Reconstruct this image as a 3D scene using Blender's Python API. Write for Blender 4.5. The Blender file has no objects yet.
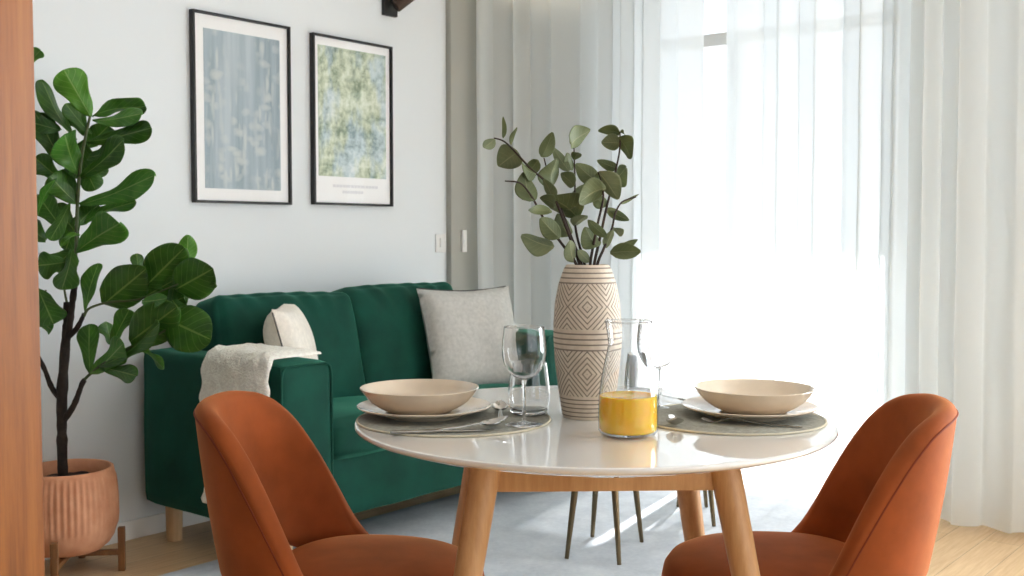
import bpy, bmesh, math, random
from mathutils import Vector, Matrix, noise

PI = math.pi
SC = bpy.context.scene
COL = SC.collection
rnd = random.Random(7)

# ------------------------------------------------------------------ viewpoint frame (metres; camera stands at the origin, eye 1.14 m)
EYE = 1.14
FPX = 1080.0
AZ = math.radians(39.4)
FW = Vector((math.cos(AZ), math.sin(AZ), 0))        # horizontal viewing direction in room axes
RT = Vector((math.sin(AZ), -math.cos(AZ), 0))       # to the right of it
PITCH = math.atan(53.0 / FPX)

def pt(lat, d, z):
    return FW * d + RT * lat + Vector((0, 0, z))

def _ray(x, y):
    u = (x - 512) / FPX
    w = (288 - y) / FPX
    return u, math.cos(PITCH) + w * math.sin(PITCH), -math.sin(PITCH) + w * math.cos(PITCH)

def P(x, y, d):                                     # measured point at horizontal distance d
    u, f, z = _ray(x, y)
    s = d / f
    return FW * d + RT * (u * s) + Vector((0, 0, EYE + z * s))

def G(x, y, z):                                     # measured point at height z
    u, f, zz = _ray(x, y)
    s = (z - EYE) / zz
    return FW * (f * s) + RT * (u * s) + Vector((0, 0, z))

# ------------------------------------------------------------------ materials
def lin(c):
    return tuple(((v / 255.0) / 12.92 if v / 255.0 <= .04045 else ((v / 255.0 + .055) / 1.055) ** 2.4) for v in c) + (1.0,)

def mat(name):
    m = bpy.data.materials.new(name)
    m.use_nodes = True
    nt = m.node_tree
    b = nt.nodes['Principled BSDF']
    return m, nt, b

def nd(nt, t, **kw):
    n = nt.nodes.new(t)
    for k, v in kw.items():
        if k in n.inputs.keys():
            n.inputs[k].default_value = v
        else:
            setattr(n, k, v)
    return n

def ramp(nt, fac, stops):
    r = nt.nodes.new('ShaderNodeValToRGB')
    el = r.color_ramp.elements
    while len(el) < len(stops):
        el.new(.5)
    for e, (p, c) in zip(el, stops):
        e.position = p
        e.color = c
    nt.links.new(fac, r.inputs[0])
    return r.outputs[0]

def math_(nt, op, a, b=None, c=None):
    n = nt.nodes.new('ShaderNodeMath')
    n.operation = op
    for i, v in enumerate((a, b, c)):
        if v is None:
            continue
        if isinstance(v, (int, float)):
            n.inputs[i].default_value = v
        else:
            nt.links.new(v, n.inputs[i])
    return n.outputs[0]

def coords(nt, kind='Object', scale=(1, 1, 1), rot=(0, 0, 0)):
    t = nt.nodes.new('ShaderNodeTexCoord')
    mp = nt.nodes.new('ShaderNodeMapping')
    mp.inputs['Scale'].default_value = scale
    mp.inputs['Rotation'].default_value = rot
    nt.links.new(t.outputs[kind], mp.inputs[0])
    return mp.outputs[0]

def bump(nt, b, h, strength=.3, dist=.002):
    n = nt.nodes.new('ShaderNodeBump')
    n.inputs['Strength'].default_value = strength
    n.inputs['Distance'].default_value = dist
    nt.links.new(h, n.inputs['Height'])
    nt.links.new(n.outputs[0], b.inputs['Normal'])

def noise_t(nt, vec, scale, detail=4, rough=.55):
    n = nd(nt, 'ShaderNodeTexNoise')
    n.inputs['Scale'].default_value = scale
    n.inputs['Detail'].default_value = detail
    n.inputs['Roughness'].default_value = rough
    nt.links.new(vec, n.inputs['Vector'])
    return n.outputs['Fac']

def plain(name, c, rough=.5, metal=0, bump_s=0, bump_scale=200, var=0.0, vscale=5, sheen=0, sheen_tint=None, spec=None, coat=0, bdist=.001):
    m, nt, b = mat(name)
    b.inputs['Base Color'].default_value = lin(c)
    b.inputs['Roughness'].default_value = rough
    b.inputs['Metallic'].default_value = metal
    if spec is not None:
        b.inputs['Specular IOR Level'].default_value = spec
    if coat:
        b.inputs['Coat Weight'].default_value = coat
        b.inputs['Coat Roughness'].default_value = .03
    if sheen:
        b.inputs['Sheen Weight'].default_value = sheen
        b.inputs['Sheen Roughness'].default_value = .35
        b.inputs['Sheen Tint'].default_value = lin(sheen_tint or c)
    v = coords(nt)
    if var:
        f = noise_t(nt, v, vscale)
        lo = tuple(max(0, x * (1 - var)) for x in c)
        hi = tuple(min(255, x * (1 + var)) for x in c)
        nt.links.new(ramp(nt, f, [(.3, lin(lo)), (.7, lin(hi))]), b.inputs['Base Color'])
    if bump_s:
        bump(nt, b, noise_t(nt, v, bump_scale, 3), bump_s, bdist)
    return m

def wood(name, c1, c2, axis_scale, rough=.45, fine=40, coat=0):
    m, nt, b = mat(name)
    v = coords(nt, scale=axis_scale)
    f = noise_t(nt, v, fine, 6, .65)
    g = noise_t(nt, v, fine * .2, 3, .5)
    mx = math_(nt, 'ADD', math_(nt, 'MULTIPLY', f, .6), math_(nt, 'MULTIPLY', g, .4))
    nt.links.new(ramp(nt, mx, [(.33, lin(c2)), (.62, lin(c1))]), b.inputs['Base Color'])
    b.inputs['Roughness'].default_value = rough
    bump(nt, b, mx, .15, .0006)
    return m

def thin_glass(name, tint=(1, 1, 1), base=.03, gain=.6, edge=None):
    m, nt, b = mat(name)
    nt.nodes.remove(b)
    out = nt.nodes['Material Output']
    tr = nd(nt, 'ShaderNodeBsdfTransparent')
    tr.inputs['Color'].default_value = tint + (1,)
    gl = nd(nt, 'ShaderNodeBsdfGlossy')
    gl.inputs['Roughness'].default_value = .02
    gl.inputs['Color'].default_value = (.95, .97, 1, 1)
    lw = nd(nt, 'ShaderNodeLayerWeight')
    lw.inputs['Blend'].default_value = .35
    f = math_(nt, 'ADD', math_(nt, 'MULTIPLY', math_(nt, 'POWER', lw.outputs['Facing'], 2.2), gain), base)
    f = math_(nt, 'MINIMUM', f, 1.0)
    if edge:                                        # more glass is crossed towards the outline
        nt.links.new(ramp(nt, lw.outputs['Facing'], [(0, (.985, .99, .99, 1)), (.45, (.95, .965, .965, 1)), (.8, edge), (1, (edge[0] * .7, edge[1] * .7, edge[2] * .7, 1))]), tr.inputs['Color'])
    mx = nd(nt, 'ShaderNodeMixShader')
    nt.links.new(f, mx.inputs[0])
    nt.links.new(tr.outputs[0], mx.inputs[1])
    nt.links.new(gl.outputs[0], mx.inputs[2])
    nt.links.new(mx.outputs[0], out.inputs[0])
    return m

M = {}
M['wall'] = plain('wall_paint', (227, 232, 235), .75, bump_s=.08, bump_scale=160)
M['far_wall'] = plain('low_bounce_grey', (84, 82, 80), .7, bump_s=.05)  # dark grey put on the unseen wall to cut bounced light
M['ceiling'] = plain('ceiling_paint', (243, 243, 242), .8)
M['trim'] = plain('trim_paint', (236, 236, 234), .45)
M['pilaster'] = plain('pilaster_paint', (168, 168, 160), .7, bump_s=.05)
M['velvet_rust'] = plain('rust_velvet', (148, 76, 37), .8, var=.10, vscale=9, bump_s=.12, bump_scale=500, sheen=.5, sheen_tint=(244, 172, 112), spec=.15)
M['piping_rust'] = plain('rust_piping', (116, 50, 26), .7, sheen=.3, sheen_tint=(230, 140, 90), spec=.2)
M['velvet_green'] = plain('green_velvet', (18, 67, 55), .75, var=.12, vscale=7, bump_s=.12, bump_scale=420, sheen=.6, sheen_tint=(95, 180, 150), spec=.15)
M['brass'] = plain('brushed_brass', (112, 98, 76), .35, metal=1)
M['table_white'] = plain('table_lacquer', (236, 236, 234), .02, spec=.6, coat=1)
M['oak'] = wood('table_oak', (212, 168, 120), (184, 134, 86), (3, 3, .25), .42, 26)
M['pale_wood'] = wood('sofa_leg_wood', (216, 186, 146), (196, 160, 118), (3, 3, .3), .5, 22)
M['stand_wood'] = wood('stand_wood', (140, 96, 56), (104, 66, 36), (3, 3, .3), .5, 24)
M['ceramic'] = plain('beige_ceramic', (224, 208, 186), .08, spec=.6, coat=.5, var=.02, vscale=20)
M['matt_mat'] = plain('placemat_felt', (146, 146, 136), .9, bump_s=.6, bump_scale=260, var=.10, vscale=120, bdist=.002)
M['mat_edge'] = plain('placemat_edge', (206, 198, 176), .85, bump_s=.6, bump_scale=300)
M['steel'] = plain('cutlery_steel', (196, 194, 190), .16, metal=1)
M['glass'] = thin_glass('thin_clear_glass', base=.035, gain=.5, edge=(.5, .56, .58, 1))
M['pane'] = thin_glass('window_glass', (1, 1, 1), .02, .25)
M['glazing'] = thin_glass('picture_glazing', (1, 1, 1), .02, .2)
M['black_frame'] = plain('black_frame', (14, 15, 17), .4)
M['mat_board'] = plain('white_mat_board', (246, 246, 246), .8)
M['pillow'] = plain('grey_linen', (184, 183, 178), .9, bump_s=.5, bump_scale=420, var=.05, vscale=60, bdist=.0015)
M['pillow_cream'] = plain('cream_linen', (222, 216, 206), .9, bump_s=.5, bump_scale=420, var=.04, vscale=60, bdist=.0015)
M['zip'] = plain('dark_zip', (70, 70, 68), .6)
M['throw'] = plain('cream_fleece', (248, 243, 234), .95, bump_s=.9, bump_scale=130, var=.05, vscale=90, sheen=.4, sheen_tint=(255, 250, 240), bdist=.006)
M['soil'] = plain('potting_soil', (44, 32, 24), .95, bump_s=1, bump_scale=90, var=.4, vscale=60, bdist=.01)
M['bark'] = plain('dark_bark', (42, 33, 28), .9, bump_s=.8, bump_scale=120, var=.3, vscale=40, bdist=.003)
M['green_stem'] = plain('green_twig', (70, 84, 44), .6)
M['twig'] = plain('dark_twig', (58, 46, 40), .8, bump_s=.3)
M['bronze'] = plain('dark_bronze', (60, 44, 34), .35, metal=.6)
M['black_metal'] = plain('black_metal', (20, 20, 20), .45)
M['switch'] = plain('white_plastic', (232, 232, 230), .35)
M['concrete'] = plain('balcony_concrete', (204, 206, 208), .9)
M['stool_fabric'] = plain('grey_stool_fabric', (170, 172, 172), .9, bump_s=.4)

# terracotta pot
m, nt, b = mat('terracotta')
v = coords(nt)
f = noise_t(nt, v, 14, 6, .6)
nt.links.new(ramp(nt, f, [(.3, lin((204, 140, 104))), (.7, lin((224, 166, 130)))]), b.inputs['Base Color'])
b.inputs['Roughness'].default_value = .85
bump(nt, b, noise_t(nt, v, 180, 3), .25, .001)
M['terracotta'] = m

# orange juice
m, nt, b = mat('orange_juice')
b.inputs['Base Color'].default_value = (1.0, .56, .05, 1)
b.inputs['Roughness'].default_value = .25
b.inputs['Subsurface Weight'].default_value = 1.0
b.inputs['Subsurface Radius'].default_value = (.03, .015, .004)
b.inputs['Subsurface Scale'].default_value = .6
M['juice'] = m

# solid glass (stems, feet)
m, nt, b = mat('solid_glass')
b.inputs['Base Color'].default_value = (1, 1, 1, 1)
b.inputs['Roughness'].default_value = 0
b.inputs['IOR'].default_value = 1.45
b.inputs['Transmission Weight'].default_value = 1
M['solid_glass'] = m

# walnut / cherry wood panel
m, nt, b = mat('reddish_wood_panel')
v = coords(nt, scale=(9, 9, .35))
f = noise_t(nt, v, 9, 8, .7)
g = noise_t(nt, v, 2.2, 3, .5)
mx = math_(nt, 'ADD', math_(nt, 'MULTIPLY', f, .65), math_(nt, 'MULTIPLY', g, .35))
nt.links.new(ramp(nt, mx, [(.32, lin((106, 57, 17))), (.52, lin((142, 84, 31))), (.7, lin((160, 102, 43)))]), b.inputs['Base Color'])
b.inputs['Roughness'].default_value = .5
bump(nt, b, f, .12, .0006)
M['panel'] = m

# oak floorboards, running along X
m, nt, b = mat('oak_floorboards')
v = coords(nt)
br = nd(nt, 'ShaderNodeTexBrick')
br.offset = .37
br.inputs['Scale'].default_value = 1
br.inputs['Brick Width'].default_value = 1.6
br.inputs['Row Height'].default_value = .13
br.inputs['Mortar Size'].default_value = .0016
br.inputs['Color1'].default_value = lin((218, 184, 138))
br.inputs['Color2'].default_value = lin((200, 162, 114))
br.inputs['Mortar'].default_value = lin((120, 88, 56))
nt.links.new(v, br.inputs['Vector'])
v2 = coords(nt, scale=(.6, 9, 1))
f = noise_t(nt, v2, 9, 7, .65)
grain = ramp(nt, f, [(.3, lin((190, 152, 108))), (.65, lin((232, 206, 168)))])
mxc = nd(nt, 'ShaderNodeMix', data_type='RGBA')
mxc.inputs[0].default_value = .5
nt.links.new(br.outputs['Color'], mxc.inputs[6])
nt.links.new(grain, mxc.inputs[7])
nt.links.new(mxc.outputs[2], b.inputs['Base Color'])
b.inputs['Roughness'].default_value = .42
bump(nt, b, f, .1, .0005)
M['floor'] = m

# pale blue-grey rug
m, nt, b = mat('blue_grey_rug')
v = coords(nt)
f = noise_t(nt, v, 7, 6, .65)
g = noise_t(nt, v, 60, 3, .6)
mx = math_(nt, 'ADD', math_(nt, 'MULTIPLY', f, .7), math_(nt, 'MULTIPLY', g, .3))
nt.links.new(ramp(nt, mx, [(.3, lin((176, 184, 194))), (.65, lin((208, 214, 220)))]), b.inputs['Base Color'])
b.inputs['Roughness'].default_value = .95
bump(nt, b, noise_t(nt, v, 320, 2), .6, .003)
M['rug'] = m

# sheer voile
def voile(name, transp, col, trc):
    m, nt, b = mat(name)
    nt.nodes.remove(b)
    out = nt.nodes['Material Output']
    tr = nd(nt, 'ShaderNodeBsdfTransparent')
    tl = nd(nt, 'ShaderNodeBsdfTranslucent')
    tl.inputs['Color'].default_value = lin(trc)
    df = nd(nt, 'ShaderNodeBsdfDiffuse')
    df.inputs['Color'].default_value = lin(col)
    m1 = nd(nt, 'ShaderNodeMixShader')
    m1.inputs[0].default_value = .56
    nt.links.new(df.outputs[0], m1.inputs[1])
    nt.links.new(tl.outputs[0], m1.inputs[2])
    m2 = nd(nt, 'ShaderNodeMixShader')
    # threads seen at a slant close up: less see-through towards the edge of a fold
    lw = nd(nt, 'ShaderNodeLayerWeight')
    lw.inputs['Blend'].default_value = .5
    f = math_(nt, 'MULTIPLY', math_(nt, 'SUBTRACT', 1.0, math_(nt, 'POWER', lw.outputs['Facing'], 1.6)), transp)
    nt.links.new(f, m2.inputs[0])
    nt.links.new(m1.outputs[0], m2.inputs[1])
    nt.links.new(tr.outputs[0], m2.inputs[2])
    nt.links.new(m2.outputs[0], out.inputs[0])
    return m
M['voile'] = voile('white_voile', .15, (240, 243, 243), (244, 248, 248.5))

# leaves: UV u along, v across
def leafmat(name, c1, c2, vein, trans, rough=.38):
    m, nt, b = mat(name)
    uv = nd(nt, 'ShaderNodeUVMap')
    sp = nd(nt, 'ShaderNodeSeparateXYZ')
    nt.links.new(uv.outputs[0], sp.inputs[0])
    dv = math_(nt, 'ABSOLUTE', math_(nt, 'SUBTRACT', sp.outputs[1], .5))
    mid = math_(nt, 'LESS_THAN', dv, .022)
    side = math_(nt, 'FRACT', math_(nt, 'SUBTRACT', math_(nt, 'MULTIPLY', sp.outputs[0], 7.0), math_(nt, 'MULTIPLY', dv, 4.0)))
    sv = math_(nt, 'LESS_THAN', side, .09)
    vf = math_(nt, 'MAXIMUM', mid, math_(nt, 'MULTIPLY', sv, .45))
    f = noise_t(nt, coords(nt), 22, 3)
    base = ramp(nt, f, [(.3, lin(c1)), (.7, lin(c2))])
    mx = nd(nt, 'ShaderNodeMix', data_type='RGBA')
    nt.links.new(vf, mx.inputs[0])
    nt.links.new(base, mx.inputs[6])
    mx.inputs[7].default_value = lin(vein)
    nt.links.new(mx.outputs[2], b.inputs['Base Color'])
    b.inputs['Roughness'].default_value = rough
    bump(nt, b, math_(nt, 'SUBTRACT', 1.0, side), .3, .003)
    tl = nd(nt, 'ShaderNodeBsdfTranslucent')
    nt.links.new(mx.outputs[2], tl.inputs['Color'])
    ms = nd(nt, 'ShaderNodeMixShader')
    ms.inputs[0].default_value = trans
    nt.links.new(b.outputs[0], ms.inputs[1])
    nt.links.new(tl.outputs[0], ms.inputs[2])
    nt.links.new(ms.outputs[0], nt.nodes['Material Output'].inputs[0])
    return m
M['leaf'] = leafmat('fig_leaf', (48, 92, 24), (66, 116, 30), (112, 150, 70), .3)
M['leaf_lit'] = leafmat('lit_fig_leaf', (84, 140, 44), (104, 164, 56), (150, 190, 100), .35)  # brighter copy of the fig leaf, light on some leaves put into colour
M['leaf_mid'] = leafmat('mid_fig_leaf', (66, 124, 40), (88, 148, 52), (134, 172, 92), .35)  # in-between copy, its light likewise painted into the green
M['euca'] = leafmat('eucalyptus_leaf', (98, 112, 76), (126, 138, 94), (142, 150, 108), .35, .5)
M['euca_pale'] = leafmat('pale_eucalyptus_leaf', (120, 132, 98), (144, 154, 116), (160, 166, 130), .35, .55)

# vase with carved diamonds
m, nt, b = mat('carved_vase')
t = nd(nt, 'ShaderNodeTexCoord')
sp = nd(nt, 'ShaderNodeSeparateXYZ')
nt.links.new(t.outputs['Object'], sp.inputs[0])
ang = math_(nt, 'ARCTAN2', sp.outputs[1], sp.outputs[0])
u = math_(nt, 'MULTIPLY', math_(nt, 'ADD', ang, PI), 5 / (2 * PI))
u = math_(nt, 'ADD', u, .5)
fu = math_(nt, 'ABSOLUTE', math_(nt, 'SUBTRACT', math_(nt, 'FRACT', u), .5))
z = sp.outputs[2]
def zone(z0, z1):
    vv = math_(nt, 'DIVIDE', math_(nt, 'SUBTRACT', z, z0), z1 - z0)
    ins = math_(nt, 'MULTIPLY', math_(nt, 'GREATER_THAN', vv, 0.0), math_(nt, 'LESS_THAN', vv, 1.0))
    fv = math_(nt, 'ABSOLUTE', math_(nt, 'SUBTRACT', vv, .5))
    d = math_(nt, 'ADD', fu, fv)
    ln = math_(nt, 'LESS_THAN', math_(nt, 'FRACT', math_(nt, 'ADD', math_(nt, 'MULTIPLY', d, 8.0), .2)), .30)
    return math_(nt, 'MULTIPLY', ln, ins)
def lines(z0, z1, n):
    vv = math_(nt, 'DIVIDE', math_(nt, 'SUBTRACT', z, z0), z1 - z0)
    ins = math_(nt, 'MULTIPLY', math_(nt, 'GREATER_THAN', vv, 0.0), math_(nt, 'LESS_THAN', vv, 1.0))
    ln = math_(nt, 'LESS_THAN', math_(nt, 'FRACT', math_(nt, 'MULTIPLY', vv, float(n))), .3)
    return math_(nt, 'MULTIPLY', ln, ins)
tot = zone(.052, .150)
for zz in (zone(.196, .292), lines(.006, .052, 5), lines(.150, .196, 4), lines(.292, .334, 4)):
    tot = math_(nt, 'MAXIMUM', tot, zz)
f = noise_t(nt, t.outputs['Object'], 60, 4)
base = ramp(nt, f, [(.3, lin((206, 192, 174))), (.7, lin((222, 210, 194)))])
mx = nd(nt, 'ShaderNodeMix', data_type='RGBA')
nt.links.new(tot, mx.inputs[0])
nt.links.new(base, mx.inputs[6])
mx.inputs[7].default_value = lin((138, 126, 114))
nt.links.new(mx.outputs[2], b.inputs['Base Color'])
b.inputs['Roughness'].default_value = .7
bump(nt, b, math_(nt, 'SUBTRACT', 1.0, tot), .6, .002)
M['vase'] = m

# prints (generic foliage pictures)
m, nt, b = mat('blue_grey_print')
v = coords(nt, 'Generated', scale=(5.5, 1, .5))
f = noise_t(nt, v, 1.0, 3, .6)
base = ramp(nt, f, [(.35, lin((140, 156, 166))), (.5, lin((164, 179, 188))), (.66, lin((186, 198, 204)))])
v2 = coords(nt, 'Generated', scale=(2.2, 1, 3.6), rot=(0, .45, 0))
def strokes(sc, dist, lo):
    n_ = nd(nt, 'ShaderNodeTexNoise')
    n_.inputs['Scale'].default_value = sc
    n_.inputs['Detail'].default_value = 2
    n_.inputs['Distortion'].default_value = dist
    nt.links.new(v2, n_.inputs['Vector'])
    return ramp(nt, n_.outputs['Fac'], [(lo, (0, 0, 0, 1)), (lo + .035, (1, 1, 1, 1)), (lo + .09, (0, 0, 0, 1))])
def spots(scale, rot, lim):
    vo = nd(nt, 'ShaderNodeTexVoronoi')
    vo.inputs['Scale'].default_value = 1
    nz_ = nd(nt, 'ShaderNodeVectorMath', operation='ADD')
    c_ = coords(nt, 'Generated', scale=scale, rot=(0, rot, 0))
    n_ = nd(nt, 'ShaderNodeTexNoise')
    n_.inputs['Scale'].default_value = .8
    nt.links.new(c_, n_.inputs['Vector'])
    nt.links.new(c_, nz_.inputs[0])
    nt.links.new(n_.outputs['Color'], nz_.inputs[1])
    nt.links.new(nz_.outputs[0], vo.inputs['Vector'])
    return ramp(nt, vo.outputs['Distance'], [(lim * .4, (1, 1, 1, 1)), (lim, (.35, .35, .35, 1)), (lim + .02, (0, 0, 0, 1))])
mask = ramp(nt, noise_t(nt, coords(nt, 'Generated', scale=(3, 1, 1.2)), 1.4, 2), [(.40, (0, 0, 0, 1)), (.55, (1, 1, 1, 1))])
ff = math_(nt, 'MULTIPLY', math_(nt, 'MAXIMUM', spots((5, .2, 14), .7, .42), spots((13, .2, 5), .5, .36)), mask)
mx = nd(nt, 'ShaderNodeMix', data_type='RGBA')
nt.links.new(math_(nt, 'MULTIPLY', ff, .62), mx.inputs[0])
nt.links.new(base, mx.inputs[6])
mx.inputs[7].default_value = lin((212, 216, 210))
nt.links.new(mx.outputs[2], b.inputs['Base Color'])
b.inputs['Roughness'].default_value = .7
M['print_blue'] = m

m, nt, b = mat('green_print')
v = coords(nt, 'Generated', scale=(1, 1, 1.4))
f = noise_t(nt, v, 13, 9, .9)
g = noise_t(nt, v, 3.2, 3, .6)
mx_ = math_(nt, 'ADD', math_(nt, 'MULTIPLY', f, .6), math_(nt, 'MULTIPLY', g, .4))
green = ramp(nt, mx_, [(.36, lin((66, 88, 74))), (.44, lin((138, 154, 128))), (.51, lin((194, 204, 176))), (.58, lin((226, 232, 216)))])
blue = ramp(nt, mx_, [(.40, lin((120, 142, 146))), (.5, lin((186, 204, 206))), (.6, lin((224, 232, 232)))])
pick = ramp(nt, noise_t(nt, coords(nt, 'Generated', scale=(1.6, 1, .9)), 2.3, 3), [(.47, (0, 0, 0, 1)), (.58, (1, 1, 1, 1))])
mx = nd(nt, 'ShaderNodeMix', data_type='RGBA')
nt.links.new(pick, mx.inputs[0])
nt.links.new(green, mx.inputs[6])
nt.links.new(blue, mx.inputs[7])
nt.links.new(mx.outputs[2], b.inputs['Base Color'])
b.inputs['Roughness'].default_value = .7
M['print_green'] = m
M['print_ink'] = plain('pale_print_ink', (224, 224, 228), .8)

# ------------------------------------------------------------------ object helpers
def wm(o):
    mtx = Matrix.Translation(o.location) @ o.rotation_euler.to_matrix().to_4x4()
    return wm(o.parent) @ mtx if o.parent else mtx

def obj(name, bm, m, parent=None, world=False, sharp=.75):
    if world and parent is not None:
        bm.transform(wm(parent).inverted())
    bmesh.ops.recalc_face_normals(bm, faces=bm.faces)
    for f in bm.faces:
        f.smooth = True
    for e in bm.edges:
        if len(e.link_faces) == 2 and e.calc_face_angle(0) > sharp:
            e.smooth = False
    me = bpy.data.meshes.new(name)
    bm.to_mesh(me)
    bm.free()
    me.materials.append(M[m] if isinstance(m, str) else m)
    o = bpy.data.objects.new(name, me)
    COL.objects.link(o)
    if parent is not None:
        o.parent = parent
    return o

def tag(o, label, cat, group=None, kind=None):
    o['label'] = label
    o['category'] = cat
    if group:
        o['group'] = group
    if kind:
        o['kind'] = kind
    return o

def thing(name, label, cat, loc=(0, 0, 0), rz=0, group=None):
    o = bpy.data.objects.new(name, None)
    o.empty_display_size = .1
    COL.objects.link(o)
    o.location = loc
    o.rotation_euler = (0, 0, rz)
    return tag(o, label, cat, group)

def struct(name, bm, m, parent=None):
    o = obj(name, bm, m, parent)
    if parent is None:
        o['kind'] = 'structure'
    return o

def dup(root, loc, rz, label):
    r = root.copy()
    COL.objects.link(r)
    r.location = loc
    r.rotation_euler = (0, 0, rz)
    r['label'] = label
    def rec(src, dst):
        for ch in list(src.children):
            c = ch.copy()
            COL.objects.link(c)
            c.parent = dst
            rec(ch, c)
    rec(root, r)
    return r

def add_box(bm, x0, x1, y0, y1, z0, z1, bevel=0, seg=2):
    t = bmesh.new()
    bmesh.ops.create_cube(t, size=1)
    for v in t.verts:
        v.co = Vector(((x0 + x1) / 2 + v.co.x * (x1 - x0), (y0 + y1) / 2 + v.co.y * (y1 - y0), (z0 + z1) / 2 + v.co.z * (z1 - z0)))
    if bevel:
        bmesh.ops.bevel(t, geom=list(t.edges), offset=bevel, segments=seg, profile=.5, affect='EDGES')
    merge(bm, t)
    return bm

def merge(bm, t):
    me = bpy.data.meshes.new('tmp')
    t.to_mesh(me)
    t.free()
    bm.from_mesh(me)
    bpy.data.meshes.remove(me)

def box(*a, **k):
    return add_box(bmesh.new(), *a, **k)

def add_lathe(bm, prof, n=48, cx=0, cy=0, cap=True):
    rings = []
    for r, z in prof:
        if r < 1e-6:
            rings.append([bm.verts.new((cx, cy, z))])
        else:
            rings.append([bm.verts.new((cx + r * math.cos(2 * PI * i / n), cy + r * math.sin(2 * PI * i / n), z)) for i in range(n)])
    for a, b in zip(rings, rings[1:]):
        if len(a) == 1 and len(b) == 1:
            continue
        for i in range(n):
            j = (i + 1) % n
            if len(a) == 1:
                bm.faces.new((a[0], b[i], b[j]))
            elif len(b) == 1:
                bm.faces.new((a[i], a[j], b[0]))
            else:
                bm.faces.new((a[i], a[j], b[j], b[i]))
    return bm

def lathe(prof, n=48):
    return add_lathe(bmesh.new(), prof, n)

def spline(pts, n):
    """Catmull-Rom through pts (Vectors), n samples per span"""
    out = []
    k = len(pts)
    for i in range(k - 1):
        p0, p1, p2, p3 = pts[max(i - 1, 0)], pts[i], pts[i + 1], pts[min(i + 2, k - 1)]
        for j in range(n):
            t = j / n
            out.append(.5 * ((2 * p1) + (p2 - p0) * t + (2 * p0 - 5 * p1 + 4 * p2 - p3) * t * t + (3 * p1 - p0 - 3 * p2 + p3) * t ** 3))
    out.append(pts[-1])
    return out

def add_tube(bm, pts, rad, n=10, closed=False):
    pts = [Vector(p) for p in pts]
    k = len(pts)
    rads = rad if isinstance(rad, (list, tuple)) else [rad] * k
    rings = []
    up = None
    for i, p in enumerate(pts):
        if closed:
            t = pts[(i + 1) % k] - pts[i - 1]
        else:
            t = pts[min(i + 1, k - 1)] - pts[max(i - 1, 0)]
        t.normalize()
        if up is None:
            up = Vector((0, 0, 1)) if abs(t.z) < .9 else Vector((1, 0, 0))
        a = t.cross(up)
        a.normalize()
        b = a.cross(t)
        up = b
        rings.append([bm.verts.new(p + rads[i] * (a * math.cos(2 * PI * j / n) + b * math.sin(2 * PI * j / n))) for j in range(n)])
    prs = list(zip(rings, rings[1:]))
    if closed:
        prs.append((rings[-1], rings[0]))
    for a, b in prs:
        for j in range(n):
            bm.faces.new((a[j], a[(j + 1) % n], b[(j + 1) % n], b[j]))
    if not closed:
        bm.faces.new(rings[0][::-1])
        bm.faces.new(rings[-1])
    return bm

def tube(*a, **k):
    return add_tube(bmesh.new(), *a, **k)

def soft_box(sx, sy, sz, r, bulge=(0, 0, 0), n=14, wr=0.0, wf=6.0, seed=0):
    """upholstered block: rounded box, each face pair swelling by bulge, optional soft wrinkles"""
    bm = bmesh.new()
    bmesh.ops.create_cube(bm, size=2)
    bmesh.ops.subdivide_edges(bm, edges=list(bm.edges), cuts=n, use_grid_fill=True)
    h = Vector((sx / 2, sy / 2, sz / 2))
    for v in bm.verts:
        u = v.co.copy()
        q = Vector((u.x * h.x, u.y * h.y, u.z * h.z))
        inner = Vector([max(-(h[i] - r), min(h[i] - r, q[i])) for i in range(3)])
        d = q - inner
        if d.length > 1e-9:
            d = d.normalized() * r
        p = inner + d
        for i in range(3):
            if bulge[i]:
                a, b_ = [j for j in range(3) if j != i]
                p[i] += math.copysign(1, u[i]) * bulge[i] * abs(u[i]) ** 3 * (1 - u[a] ** 4) * (1 - u[b_] ** 4)
        if wr:
            s = Vector((seed * 3.1, seed * 1.7, 0))
            nv = noise.noise_vector((p + s) * wf)
            p += nv * wr
        v.co = p
    return bm

# ================================================================== THE ROOM
XW, YW, ZC = 4.56, 3.65, 2.75
bm = box(-2.2, XW + .02, -3.2, YW + .02, -.12, 0)
struct('floor', bm, 'floor')
struct('ceiling', box(-2.4, XW + .25, -3.4, YW + .2, ZC, ZC + .15), 'ceiling')
struct('wall_back', box(-2.4, XW + .25, YW, YW + .2, -.12, ZC), 'wall')
struct('wall_left', box(-2.4, -2.2, -3.4, YW, -.12, ZC), 'far_wall')
W3 = (-1.2, 3.6)       # opening added in the wall behind the viewpoint for front fill
bm = bmesh.new()
for x0, x1, z0, z1 in ((-2.2, W3[0], -.12, ZC), (W3[1], XW + .25, -.12, ZC), (W3[0], W3[1], -.12, .5), (W3[0], W3[1], 2.45, ZC)):
    add_box(bm, x0, x1, -3.4, -3.2, z0, z1)
struct('wall_front', bm, 'wall')
W1 = (1.62, 2.97)      # balcony door in view
W2 = (-1.9, .25)       # second window, beyond the right edge
bm = bmesh.new()
for y0, y1, z0, z1 in ((-3.2, W2[0], -.12, ZC), (W2[1], W1[0], -.12, ZC), (W1[1], YW, -.12, ZC),
                       (W1[0], W1[1], 2.42, ZC), (W2[0], W2[1], 2.42, ZC), (W1[0], W1[1], -.12, .015), (W2[0], W2[1], -.12, .015)):
    add_box(bm, XW, XW + .25, y0, y1, z0, z1)
struct('wall_right', bm, 'wall')

bm = bmesh.new()
add_box(bm, -2.2, XW, YW - .014, YW, 0, .072, .003)
struct('baseboard_back', bm, 'trim')
bm = bmesh.new()
add_box(bm, XW - .014, XW, W1[1], YW, 0, .072, .003)
add_box(bm, XW - .014, XW, W2[1], W1[0], 0, .072, .003)
struct('baseboard_right', bm, 'trim')
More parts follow.
